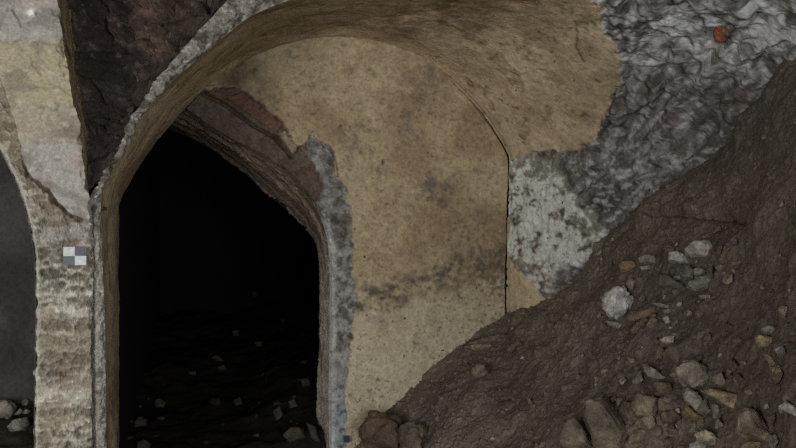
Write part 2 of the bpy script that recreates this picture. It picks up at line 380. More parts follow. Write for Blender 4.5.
cr_ = mix(cr_, lin((72, 66, 60)), smooth(-0.1, 0.5, big2-0.15*upper)*0.75)
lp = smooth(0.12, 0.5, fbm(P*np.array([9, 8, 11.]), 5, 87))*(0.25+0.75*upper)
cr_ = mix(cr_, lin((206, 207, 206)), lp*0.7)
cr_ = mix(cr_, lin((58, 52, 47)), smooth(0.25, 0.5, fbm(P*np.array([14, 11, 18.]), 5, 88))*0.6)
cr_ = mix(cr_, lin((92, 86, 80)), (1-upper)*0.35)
cr_ = mix(cr_, lin((216, 216, 214)), smooth(0.3, 0.6, fbm(P*np.array([30, 22, 44.]), 4, 89)+0.5*big2)*0.38)
cr_ = mix(cr_, lin((52, 47, 43)), smooth(0.25, 0.6, fbm(P*34, 4, 90))*0.55)
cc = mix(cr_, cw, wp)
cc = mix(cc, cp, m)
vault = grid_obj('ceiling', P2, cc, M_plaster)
mark(vault, kind='structure', label='ochre plastered barrel vault breaking off into bare grey stone')

# ================================================================== ARCH EDGE (broken plaster rim of the vault)
Rp = [(95, 520), (93, 330), (92, 222), (91, 198), (101, 178), (117, 152), (129, 124), (150, 90), (176, 58), (203, 28), (232, -2)]
Rc3 = [at(x, y, 3.315+0.055*float(smooth(225, 140, np.array(float(y))))) for x, y in Rp]
fext = [Fc_ for Fc_ in F3[:13]]
Rc3 += [at(280, -40, YF-0.04), at(330, -70, YF-0.1)]
A, B = pair(Rc3, fext, 520)
P, s = loft(A, B, 46, -0.05, 1.0)
N = facing(P, normals(P), CAM)
x, y = proj(P)
bulge = np.sin(np.clip(s, 0, 1)*math.pi)[None, :]
seg = fbm(np.stack([x/16, y/16, 0*x], -1), 3, 95)
d = bulge*(0.012+0.022*seg)-0.03*np.exp(-(s/0.14)**2)[None, :]*smooth(200, 240, y)+fbm(P*26, 4, 96)*0.014+fbm(P*75, 3, 97)*0.008
lowr = smooth(205, 240, y)
P2 = P+N*(d*smooth(0.0, 0.12, 1-s)[None, :]*(1-0.3*lowr))[..., None]
# ragged inner edge
inw = (fbm(np.stack([x/7, y/7, 0*x], -1), 4, 98))*0.010
P2[..., 2] += inw*s[None, :]*0; 
g = mix(np.broadcast_to(lin((158, 152, 140)), P.shape), lin((98, 92, 84)), np.clip(0.35+0.8*fbm(P*34, 4, 99), 0, 1))
g = mix(g, lin((206, 201, 188)), smooth(0.2, 0.7, fbm(P*60, 3, 100))*0.5)
g = mix(g, lin((196, 190, 176)), lowr*0.4)
g = mix(g, lin((60, 50, 42)), smooth(0.25, 0.7, fbm(P*18, 3, 101))*0.6)
o = grid_obj('trim_arch_edge', P2, g, M_rough); mark(o, kind='structure')

# ================================================================== SPANDREL (dark bare masonry above the arch edge)
Sp = [(93, 214), (88, 192), (84, 160), (79, 120), (74, 70), (68, 0), (58, -160), (48, -330)]
Sr = [(92, 206), (97, 187), (115, 158), (137, 112), (176, 60), (229, 0), (330, -75), (620, -330)]
A, B = pair([at(x, y, YP+0.02+0.28*smooth(214, 60, np.array(float(y)))) for x, y in Sp], [at(x, y, YF+0.02) for x, y in Sr], 300)
P, s = loft(A, B, 200, -0.02, 1.03)
x, y = proj(P)
N = facing(P, normals(P), CAM)
f1, f2, cid, tl = cells(P*np.array([7, 6, 10.])+fbm(P*5, 2, 3)[..., None]*0.6, 111)
width = np.linalg.norm(B-A, axis=1)[:, None]
hol = -np.sin(np.clip(s, 0, 1)*math.pi)[None, :]*np.minimum(0.22, width*0.35)
sc = np.minimum(1, width/0.25)
d = hol+sc*((cid-0.5)*0.10+tl*0.12-0.04*np.exp(-((f2-f1)/0.08)**2)+fbm(P*18, 4, 112)*0.025+fbm(P*60, 3, 113)*0.006)
rockp = smooth(-4, 6, sdpoly(x, y, [(122, -40), (172, -40), (168, 10), (160, 40), (150, 52), (120, 44), (96, 34), (100, 15)])+4*fbm(np.stack([x/20, y/20, 0*x], -1), 3, 9))
d = d+rockp*0.07
P2 = P+N*d[..., None]
g = mix(np.broadcast_to(lin((86, 72, 62)), P.shape), lin((56, 48, 42)), np.clip(0.4+0.8*(cid-0.5)+0.6*fbm(P*10, 4, 114), 0, 1))
g = mix(g, lin((128, 104, 88)), rockp*np.clip(0.5+fbm(P*14, 3, 115), 0, 1)*0.6)  # lit part of the rock, its brightness painted in
g = mix(g, lin((150, 130, 110)), smooth(0.5, 0.85, fbm(P*40, 3, 116))*0.4)
o = grid_obj('wall_spandrel', P2, g, M_rock); mark(o, kind='structure')
# unseen sheet added above the frame to stop light leaking behind the vault
top = np.array([[p[0], p[1]-0.02, 3.6] for p in Fc[363:]])
P, s = loft(Fc[363:], top, 30)
o = grid_obj('wall_light_block', P, lin((110, 100, 90)), M_rock); mark(o, kind='structure')

# ================================================================== PIER
PLp = [(-330, -330), (-230, -160), (-110, 0), (-60, 66), (-28, 110), (0, 152), (14, 180), (24, 208), (30, 232), (34, 262), (35, 330), (34, 400), (34, 520)]
PRp = [(38, -330), (48, -160), (58, 0), (63, 38), (68, 72), (73, 100), (79, 118), (81, 140), (83, 165), (88, 193), (92, 216), (93.5, 262), (92, 330), (91.5, 400), (92, 520)]
PRp2 = [(38, -330), (48, -160), (58, 0), (64, 45), (72, 96), (80, 128), (82, 152), (85, 180), (89, 200), (92, 222), (93.5, 265), (92, 335), (92, 520)]
A, B = pair([at(x, y, YP) for x, y in PLp], [at(x, y, YP) for x, y in PRp2], 620)
P, s = loft(A, B, 240)
x, y = proj(P)
ss = s[None, :]*np.ones_like(x)
q3 = np.stack([x/10, y/10, 0*x], -1); wob = fbm(q3*1.5, 4, 121)*2.6
sm = [(200, -400), (200, 226), (79, 219), (70, 213), (58, 203), (48, 190), (38, 182), (27, 172), (23, 158), (20, 143), (10, 112), (2, 84), (-10, 60), (-150, -140), (-330, -400)]
sd = sdpoly(x, y, sm)+wob*0.6
up = smooth(-0.9, 0.9, sd)
cap = smooth(-1, 1.2, sdpoly(x, y, [(41, 231), (64, 226), (70, 222), (93, 222), (100, 230), (100, 240), (41, 242)])+wob*0.4)
lowr = smooth(216, 226, y)*(1-cap)
edl0 = smooth(0.12, 0.02, ss)*smooth(120, 160, y)
peck = fbm(P*np.array([52, 52, 74.]), 4, 122)+0.5*fbm(P*np.array([12, 12, 46.]), 3, 120); pk2 = ridge(P*np.array([80, 80, 100.]), 3, 123)
band = np.zeros_like(x)
for yb, w_, a_ in [(294, 3.5, .8), (313, 5, 1), (334, 3.5, .9), (350, 3, .6), (395, 14, .9), (424, 5, .6)]:
    band = np.maximum(band, a_*np.exp(-((y+wob*0.9-yb)/w_)**2))
d = up*(fbm(P*6, 3, 124)*0.006+fbm(P*30, 4, 125)*0.003)+(1-up)*(-0.018+peck*0.011+fbm(P*100, 3, 119)*0.007+pk2*0.004-0.002)*(1-0.6*edl0)*(1-0.45*band)
d = d+band*(1-up)*0.007+cap*(1-up)*0.012
# joints between the big facing blocks
jt = np.zeros_like(x)
for pts in ([(-20, 38), (10, 42), (22, 40), (42, 42), (62, 46)], [(-5, 106), (12, 107), (34, 106), (56, 109), (75, 104)], [(16, 141), (40, 144), (62, 143), (82, 140)]):
    jt = np.maximum(jt, np.exp(-(dline(x, y+wob*0.6, pts)/1.0)**2)*smooth(-0.5, 0.3, fbm(q3*1.3, 3, 126)))
scr = np.exp(-(dline(x, y+wob*.3, [(12, 9), (18, 19), (21, 27)])/0.8)**2)+np.exp(-(dline(x, y, [(29, 90), (38, 87), (47, 89), (58, 86), (68, 94)])/1.0)**2)*0.6+np.exp(-(dline(x, y, [(31, 58), (33, 66), (42, 76)])/1.1)**2)*0.5
pit = blob(x, y, 36, 12.5, 1.6, 1.8)
crease = np.exp(-((sd-(-2.0))/1.8)**2)*smooth(150, 170, y)*smooth(90, 70, x)
d -= jt*0.008*up+scr*0.006*up+pit*0.02+crease*0.034
# chipped right edge
chipe = smooth(0.93, 1.0, ss+0.05*fbm(q3*1.6, 4, 127))*smooth(-0.1, 0.5, fbm(q3*0.9, 3, 128))
d -= chipe*0.018
# ragged lime edge of the left arch
P2 = P.copy(); P2[..., 1] -= d
edl = smooth(0.07, 0.0, ss); edr = smooth(0.97, 1.0, ss)
P2[..., 1] += (edl**2)*0.015
P2[..., 0] += (edl*0.006+edr*0.006)*fbm(q3*1.2, 3, 129)
n1 = fbm(P*5, 4, 131); n2 = fbm(P*18, 4, 132); n3 = fbm(P*55, 3, 133)
yy = y+wob*1.0
c = np.broadcast_to(lin((164, 159, 151)), P.shape).copy()
c = mix(c, lin((170, 159, 132)), smooth(39, 43, yy)); c = mix(c, lin((164, 154, 136)), smooth(104, 109, yy)*1.0); c = mix(c, lin((166, 162, 154)), smooth(140, 146, yy))
c = mix(c, lin((176, 150, 138)), blob(x, y, 40, 0, 26, 8)*0.5+blob(x, y, 45, 185, 14, 8)*0.35+blob(x, y, 76, 160, 6, 10)*0.5)
c = mix(c, lin((120, 114, 104)), np.clip(0.6*smooth(0.0, 0.9, n2+0.4*n1), 0, 1))
c = mix(c, lin((214, 210, 198)), smooth(0.25, 0.9, n3+0.4*n2)*0.3)
c = mix(c, lin((116, 108, 96)), smooth(0.2, 0.7, fbm(P*np.array([9, 9, 14.]), 5, 134))*0.55)
c = mix(c, lin((240, 238, 230)), np.clip(blob(x, y, 31, 12.5, 4, 3.5)*1.2, 0, 1))
c = mix(c, lin((90, 82, 70)), np.clip(jt*0.5+scr*0.6+pit*0.8, 0, 1))
r = np.broadcast_to(lin((152, 145, 131)), P.shape).copy()
r = mix(r, lin((92, 86, 76)), np.clip(0.35-0.8*peck-0.5*fbm(P*100, 3, 119)-0.25*band, 0, 1))
r = mix(r, lin((226, 222, 206)), np.clip(smooth(0.15, 0.8, peck+0.3*n3)*0.45+band*0.40, 0, 1))
r = mix(r, lin((142, 126, 106)), np.clip(0.5*smooth(0.0, 0.6, n1), 0, 1))
r = mix(r, lin((134, 124, 110)), (1-band)*np.clip(blob(x, y, 55, 323, 40, 9)+blob(x, y, 55, 343, 30, 6), 0, 1)*0.6)
c = mix(r, c, np.maximum(up, cap*(1-up)*0.85))
c = mix(c, lin((92, 52, 44)), np.clip((blob(x, y, 59, 373, 6, 5)+0.5*blob(x, y, 54, 380, 12, 8))*(0.7+0.8*n3), 0, 1)*0.8)
c = mix(c, lin((206, 202, 188)), edl0*0.55)
c = mix(c, lin((70, 62, 52)), crease*0.75)  # depth shading of the crease put into the colour
pier = grid_obj('pillar', P2, c, M_facing); mark(pier, kind='structure', label='pale stone and plaster pillar between the two arches')
# right flank of the projecting upper pier
Pf = [at(x, y, YP) for x, y in PRp2]
Pb = [p*1.0 for p in Pf]
for i, (xx_, yy_) in enumerate(PRp2):
    dd = 0.03+0.30*float(smooth(225, 40, np.array(float(yy_))))
    Pb[i] = Pf[i]+np.array([0.0, dd, 0]); 
A, B = pair(Pf, Pb, 420)
P, s = loft(A, B, 50, -0.02, 1.25)
x, y = proj(P)
ss = s[None, :]*np.ones_like(x)
dx = fbm(P*16, 4, 141)*0.010+fbm(P*50, 3, 142)*0.004
chp = smooth(0.45, 0.7, fbm(P*np.array([10, 16, 9]), 4, 143)+0.25*(1-ss)+0.1)
P2 = P.copy(); P2[..., 0] += (dx*0.6-chp*0.008)*smooth(0, 0.1, ss)
# follow the ragged front edge
fe = fbm(np.stack([x/10*1.2, y/10*1.2, 0*x], -1), 3, 129)*0.006*(1-smooth(0, 0.3, ss)); P2[..., 0] += fe
g = mix(np.broadcast_to(lin((166, 142, 108)), P.shape), lin((96, 80, 62)), chp*0.8)
g = mix(g, lin((112, 106, 96)), smooth(190, 225, y))
o = grid_obj('wall_pillar_flank', P2, g, M_rough); mark(o, kind='structure')
# left reveal of the pier (soffit of the small left arch)
Lf = [at(x, y, YP+0.005) for x, y in PLp]; Lb = [p+np.array([-0.02, 0.75, 0.0]) for p in Lf]
A, B = pair(Lf, Lb, 260)
P, s = loft(A, B, 50)
o = grid_obj('wall_left', P, lin((150, 140, 122)), M_plaster); mark(o, kind='structure')

# ================================================================== ROOMS BEHIND
def quad(name, pts, col, mat, n=40, amp=0.01, freq=6, seed=0, kind='structure', away=None):
    a, b, c, d = [np.array(p, float) for p in pts]
    u = np.linspace(0, 1, n)[:, None, None]; v = np.linspace(0, 1, n)[None, :, None]
    P = (a*(1-u)+b*u)*(1-v)+(d*(1-u)+c*u)*v
    N = normals(P); P = P+N*(fbm(P*freq, 4, seed)*amp)[..., None]
    cl = mix(np.broadcast_to(lin(col), P.shape), lin(np.array(col)*0.75), np.clip(0.4+fbm(P*5, 4, seed+3), 0, 1))
    o = grid_obj(name, P, cl, mat); mark(o, kind=kind); return o
xw = float(at(119, 300, YB)[0]); xp = float(at(35, 300, YP)[0])
yb = 8.6
dk = (22, 20, 18)  # near-black walls: the room's lack of light put into their colour
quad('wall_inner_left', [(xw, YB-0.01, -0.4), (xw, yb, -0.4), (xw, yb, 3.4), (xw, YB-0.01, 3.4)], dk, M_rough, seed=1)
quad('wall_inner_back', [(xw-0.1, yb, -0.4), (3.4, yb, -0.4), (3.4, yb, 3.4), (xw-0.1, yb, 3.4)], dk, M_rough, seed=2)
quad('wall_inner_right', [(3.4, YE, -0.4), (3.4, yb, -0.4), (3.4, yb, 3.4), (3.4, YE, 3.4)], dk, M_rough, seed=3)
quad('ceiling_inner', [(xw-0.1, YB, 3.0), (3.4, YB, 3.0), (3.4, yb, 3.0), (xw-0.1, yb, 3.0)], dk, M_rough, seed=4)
# inner face of the doorway wall
Eo = [at(x, y, YE) for x, y in Er]
Eout = []
for p in Eo:
    Eout.append(np.array([p[0], YE, 3.2]) if p[0] < Eo[7][0] else None)
n_ = len(Eo)
for i in range(n_):
    f = i/(n_-1)
    Eout[i] = np.array([xw-0.2+(3.5-xw+0.2)*min(1, f/0.62), YE, 3.2 if f < 0.62 else 3.2-(f-0.62)/0.38*3.7])
A, B = pair(Eo, Eout, 120); P, s = loft(A, B, 30)
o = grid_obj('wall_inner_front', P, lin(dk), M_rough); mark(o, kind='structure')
def inner_floor(X, Y):
    return 0.02+0.085*np.clip(Y-4.6, 0, 9)+0.22*smooth(0.2, 1.2, X-0.05*(Y-4.6))+0.05*fbm(np.stack([X*2, Y*2, 0*X], -1), 3, 151)
X, Y = np.meshgrid(np.linspace(xw-0.05, 3.45, 220), np.linspace(4.15, 8.7, 260), indexing='ij')
P = np.stack([X, Y, inner_floor(X, Y)], -1); P[..., 2] += fbm(P*9, 4, 152)*0.02+fbm(P*30, 3, 153)*0.008
P[..., 2] -= 0.25*smooth(4.5, 4.2, Y)
floor_inner = o = grid_obj('floor', P, mix(np.broadcast_to(lin((38, 33, 28)), P.shape), lin((27, 23, 20)), np.clip(0.5+fbm(P*6, 4, 154), 0, 1)), M_dirt); mark(o, kind='structure')  # floor dirt darkened in colour to stand in for the unlit room
# left chamber
YW = 5.0
quad('wall_chamber', [(xw-0.03, YW, -0.3), (-3.2, YW, -0.3), (-3.2, YW, 3.4), (xw-0.03, YW, 3.4)], (92, 90, 86), M_plaster, seed=6, amp=0.015, freq=3)  # grey plaster darkened in colour to stand in for the chamber's shade
quad('wall_chamber_left', [(-3.2, 3.2, -0.3), (-3.2, YW, -0.3), (-3.2, YW, 3.4), (-3.2, 3.2, 3.4)], (110, 104, 96), M_plaster, seed=7)
quad('wall_chamber_right', [(xp+0.03, 4.0, -0.3), (xw-0.03, YW+.01, -0.3), (xw-0.03, YW+.01, 3.4), (xp+0.03, 4.0, 3.4)], (110, 104, 96), M_plaster, seed=8)
quad('ceiling_chamber', [(-3.3, 3.25, 2.6), (xw-0.03, 3.35, 2.6), (xw-0.03, YW, 2.6), (-3.3, YW, 2.6)], (100, 94, 86), M_plaster, seed=9)
def chamber_floor(X, Y):
    return 0.10+0.13*np.clip(Y-4.0, -1, 3)+0.03*fbm(np.stack([X*3, Y*3, 0*X], -1), 3, 161)
X, Y = np.meshgrid(np.linspace(-3.3, xw-0.03, 160), np.linspace(3.36, 5.05, 140), indexing='ij')
P = np.stack([X, Y, chamber_floor(X, Y)], -1); P[..., 2] += fbm(P*12, 4, 162)*0.015
floor_chamber = o = grid_obj('floor_chamber', P, mix(np.broadcast_to(lin((80, 70, 60)), P.shape), lin((58, 50, 42)), np.clip(0.5+fbm(P*6, 4, 163), 0, 1)), M_dirt); mark(o, kind='structure')
# floor in front of the arches
X, Y = np.meshgrid(np.linspace(-3.3, 2.0, 120), np.linspace(-1.0, 4.4, 120), indexing='ij')
P = np.stack([X, Y, -0.12+0*X], -1); P[..., 2] += fbm(P*3, 4, 164)*0.03
o = grid_obj('floor_front', P, mix(np.broadcast_to(lin((74, 62, 52)), P.shape), lin((54, 46, 38)), np.clip(0.5+fbm(P*6, 4, 165), 0, 1)), M_dirt); mark(o, kind='structure')

# ================================================================== RUBBLE SLOPE
# contact line on the back wall (x -> height) and along the right wall (y -> height)
cb = np.array([at(x, y, YB) for x, y in [(330, 470), (352, 452), (368, 434), (384, 412), (402, 398), (430, 372), (452, 350), (478, 328), (507, 313)]])
XR = float(at(507, 300, YB)[0])
cl = [(-500, 1500), (180, 640), (280, 520), (330, 472), (352, 452), (368, 434), (384, 412), (402, 398), (430, 372), (452, 350), (478, 330), (507, 314), (545, 302), (572, 280), (600, 246), (640, 212), (700, 165), (750, 112), (790, 40), (850, -60), (1000, -260), (1500, -900)]
cdx = np.array([float(ray(a, b)[0]) for a, b in cl]); cdz = np.array([float(ray(a, b)[1]) for a, b in cl])
def heap(X, Y):
    X = np.asarray(X, float); Y = np.asarray(Y, float)
    dx = X/np.maximum(Y, 0.05); dz = np.interp(dx, cdx, cdz)
    Yc = np.minimum(YB, (XR+SPL*YB)/(np.maximum(dx, 0.0)+SPL)); m_ = 0.62+0.45*smooth(0.42, 0.80, dx)
    zc = CAMZ+dz*Yc; t = np.maximum(Yc-Y, 0)
    z = zc-t*(dz+m_)+0.03*t*t
    z = np.maximum(z, -0.14)
    return z
X, Y = np.meshgrid(np.linspace(0, 1, 520), np.linspace(0.9, 4.34, 680), indexing='ij'); X = 0.1+X*(XR+0.06+SPL*(YB-Y)-0.1)
P = np.stack([X, Y, heap(X, Y)], -1)
N = normals(P); N *= np.sign(N[..., 2:3])
f1, f2, cid, tl = cells(P*np.array([9, 9, 9.])+fbm(P*6, 2, 172)[..., None]*0.5, 173)
g1, g2, cid2, tl2 = cells(P*26, 174)
clod = smooth(0.5, 0.9, cid)*(np.clip(0.55-f1, 0, 1))*0.075
h1, h2, cid3, tl3 = cells(P*48, 190)
bits = smooth(0.62, 0.9, cid2)*np.clip(0.5-g1, 0, 1)*0.035+smooth(0.70, 0.72, cid3)*smooth(0.45, 0.15, h1)*0.009
led = np.exp(-(dline(*proj(P), [(650, 214), (690, 217), (722, 214), (745, 222), (757, 212), (760, 198)])/3.0)**2)+0.7*np.exp(-(dline(*proj(P), [(455, 342), (480, 335), (505, 330), (525, 322)])/2.5)**2)
d = -0.035*led+clod*0.7+bits*0.9+fbm(P*3, 3, 171)*0.035*smooth(4.3, 3.9, Y)+fbm(P*9, 3, 175)*0.010+fbm(P*26, 3, 176)*0.004+fbm(P*70, 2, 177)*0.0035
P2 = P+N*d[..., None]
n1 = fbm(P*4, 4, 181); n2 = fbm(P*20, 4, 182)
x, y = proj(P2)
c = mix(np.broadcast_to(lin((130, 117, 104)), P.shape), lin((102, 91, 81)), np.clip(0.5+0.8*n1, 0, 1))
c = mix(c, lin((138, 124, 106)), smooth(0.3, 0.8, n2)*0.45+smooth(0.75, 1, cid2)*smooth(.5, .2, g1)*0.35)
c = mix(c, lin((152, 140, 122)), smooth(0.86, 0.88, cid3)*smooth(0.42, 0.25, h1)*0.6)
c = mix(c, lin((84, 82, 78)), np.clip(smooth(250, 120, y)*0.4+blob(x, y, 640, 290, 50, 40)*0.4, 0, 1))
slope = grid_obj('dirt_slope', P2, c, M_dirt)
mark(slope, 'dark brown slope of dirt and rubble sliding in from the right wall', 'dirt', kind='stuff')

# ================================================================== LOOSE STONES
from mathutils.bvhtree import BVHTree
def bvh(o):
    n = len(o.data.vertices); v = np.empty(n*3, np.float32); o.data.vertices.foreach_get('co', v)
    q = np.empty(len(o.data.polygons)*4, np.int32); o.data.loops.foreach_get('vertex_index', q)
    return BVHTree.FromPolygons(v.reshape(-1, 3).tolist(), q.reshape(-1, 4).tolist())
TREE = {heap: bvh(slope), inner_floor: bvh(floor_inner), chamber_floor: bvh(floor_chamber)}
def hit(px_, py_, fn, y0, y1):
    dx, dz = ray(px_, py_); d = Vector((float(dx), 1.0, float(dz)))
    loc, nor, idx, dist = TREE[fn].ray_cast(Vector(CAM), d.normalized())
    if loc is None: return CAM+np.array(d)*y1
    return np.array(loc)
def gnormal(fn, p):
    e = 0.05
    a = (fn(np.array(p[0]+e), np.array(p[1]))-fn(np.array(p[0]-e), np.array(p[1])))/(2*e)
    b = (fn(np.array(p[0]), np.array(p[1]+e))-fn(np.array(p[0]), np.array(p[1]-e)))/(2*e)
    n = np.array([-float(a), -float(b), 1.0]); return n/np.linalg.norm(n)
def rock_mesh(name, pts3, colr, size, seed, mat=M_stone, rough=1.0, var=0.25, bev=0.10):
    bm = bmesh.new()
    for p in pts3: bm.verts.new(p)
    res = bmesh.ops.convex_hull(bm, input=bm.verts)
    for v in [v for v in bm.verts if not v.link_faces]: bm.verts.remove(v)
    bmesh.ops.dissolve_limit(bm, angle_limit=math.radians(9), verts=bm.verts, edges=bm.edges)
    bmesh.ops.bevel(bm, geom=list(bm.edges), offset=size*bev, segments=2, profile=0.6, affect='EDGES', clamp_overlap=True)
    bmesh.ops.triangulate(bm, faces=bm.faces)
    cuts = 2 if size > 0.035 else 1
    for _ in range(cuts):
        es = [e for e in bm.edges if e.calc_length() > size*0.07]
        if es and len(bm.verts) < 5000: bmesh.ops.subdivide_edges(bm, edges=es, cuts=1, use_grid_fill=True)
    bmesh.ops.triangulate(bm, faces=bm.faces)
    bm.normal_update()
    V = np.array([v.co[:] for v in bm.verts]); Nn = np.array([v.normal[:] for v in bm.verts])
    k = 1/size
    d = (fbm(V*k*2.2+seed*3.7, 3, seed % 50)*0.06+fbm(V*k*7+seed, 3, seed % 37)*0.035)*size*rough
    V2 = V+Nn*d[:, None]
    for v, p in zip(bm.verts, V2): v.co = p
    bmesh.ops.recalc_face_normals(bm, faces=bm.faces)
    me = bpy.data.meshes.new(name); bm.to_mesh(me); bm.free()
    base = lin(colr)*0.78+lin((88, 76, 64))*0.22; nn = fbm(V2*k*3+seed, 4, seed % 41)
    cc = base[None, :]*(1+var*nn[:, None]*1.6)
    nz = fbm(V2*k*1.3+seed*2, 2, 8); cc = mix(cc, lin((84, 72, 60)), np.clip(smooth(0.25, 0.7, nz)*0.5, 0, 1))
    setcol(me, cc); me.materials.append(mat)
    me.polygons.foreach_set('use_smooth', np.full(len(me.polygons), True))
    me.set_sharp_from_angle(angle=math.radians(38))
    return me
seedc = [100]
def stone(name, outline, colr, label, cat='stone', fn=heap, yr=(1.2, 4.6), thick=0.55, group=None, lift=0.55, tilt=0.55, mat=M_stone, rough=1.0, var=0.35, bev=0.05, flat=0.70):
    seedc[0] += 1; sd_ = seedc[0]; r = random.Random(sd_)
    o2 = np.array(outline, float); c2 = o2.mean(0); o2 = c2+(o2-c2)*(1.10 if fn is heap else 1.0)
    p0 = hit(c2[0], c2[1], fn, *yr); n = gnormal(fn, p0); tc = CAM-p0; tc /= np.linalg.norm(tc)
    n = n*(1-tilt)+tc*tilt; n /= np.linalg.norm(n)
    ring = []
    for x_, y_ in o2:
        dx, dz = ray(x_, y_); dv = np.array([float(dx), 1.0, float(dz)]); t = ((p0-CAM)@n)/(dv@n); ring.append(CAM+dv*t)
    ring = np.array(ring); ctr = ring.mean(0)
    ext = ring-ctr
    u = np.linalg.svd(ext)[2]; wd = [np.ptp(ext@u[i]) for i in range(2)]
    size = min(wd); h = size*thick
    pts = []
    for e in ext:
        j = lambda a: 1+a*(r.random()-0.5)
        pts.append(e-n*0.05*h)
        pts.append(e*0.96*j(0.04)+n*h*(0.30+0.3*r.random()))
        pts.append(e*flat*j(0.25)+n*h*(0.75+0.35*r.random()))
        pts.append(e*0.7-n*h*0.9)
    pts = [p+n*h*lift for p in pts]
    me = rock_mesh(name, [tuple(p) for p in pts], colr, size, sd_, mat, rough, var, bev)
    o = bpy.data.objects.new(name, me); o.location = ctr; C.objects.link(o)
    mark(o, label, cat, group); return o
def crop(ox, oy, sc, pts): return [(ox+a/sc, oy+b/sc) for a, b in pts]
c1 = lambda *p: crop(580, 220, 5.6, p)
c2 = lambda *p: crop(660, 220, 4.978, p)
c3 = lambda *p: crop(580, 290, 5.6, p)
c4 = lambda *p: crop(660, 300, 5.6, p)
c5 = lambda *p: crop(580, 360, 5.09, p)
c6 = lambda *p: crop(660, 360, 5.088, p)
c7 = lambda *p: crop(460, 320, 3.5, p)
c8 = lambda *p: crop(340, 330, 3.8, p)
GU = 'loose stones of the upper cluster on the dirt slope'; GL = 'loose stones low on the dirt slope'
grey = (142, 138, 130); lg = (170, 166, 158); dg = (104, 98, 90); tan = (150, 132, 110); brnc = (120, 98, 80); dirtc = (100, 86, 72)
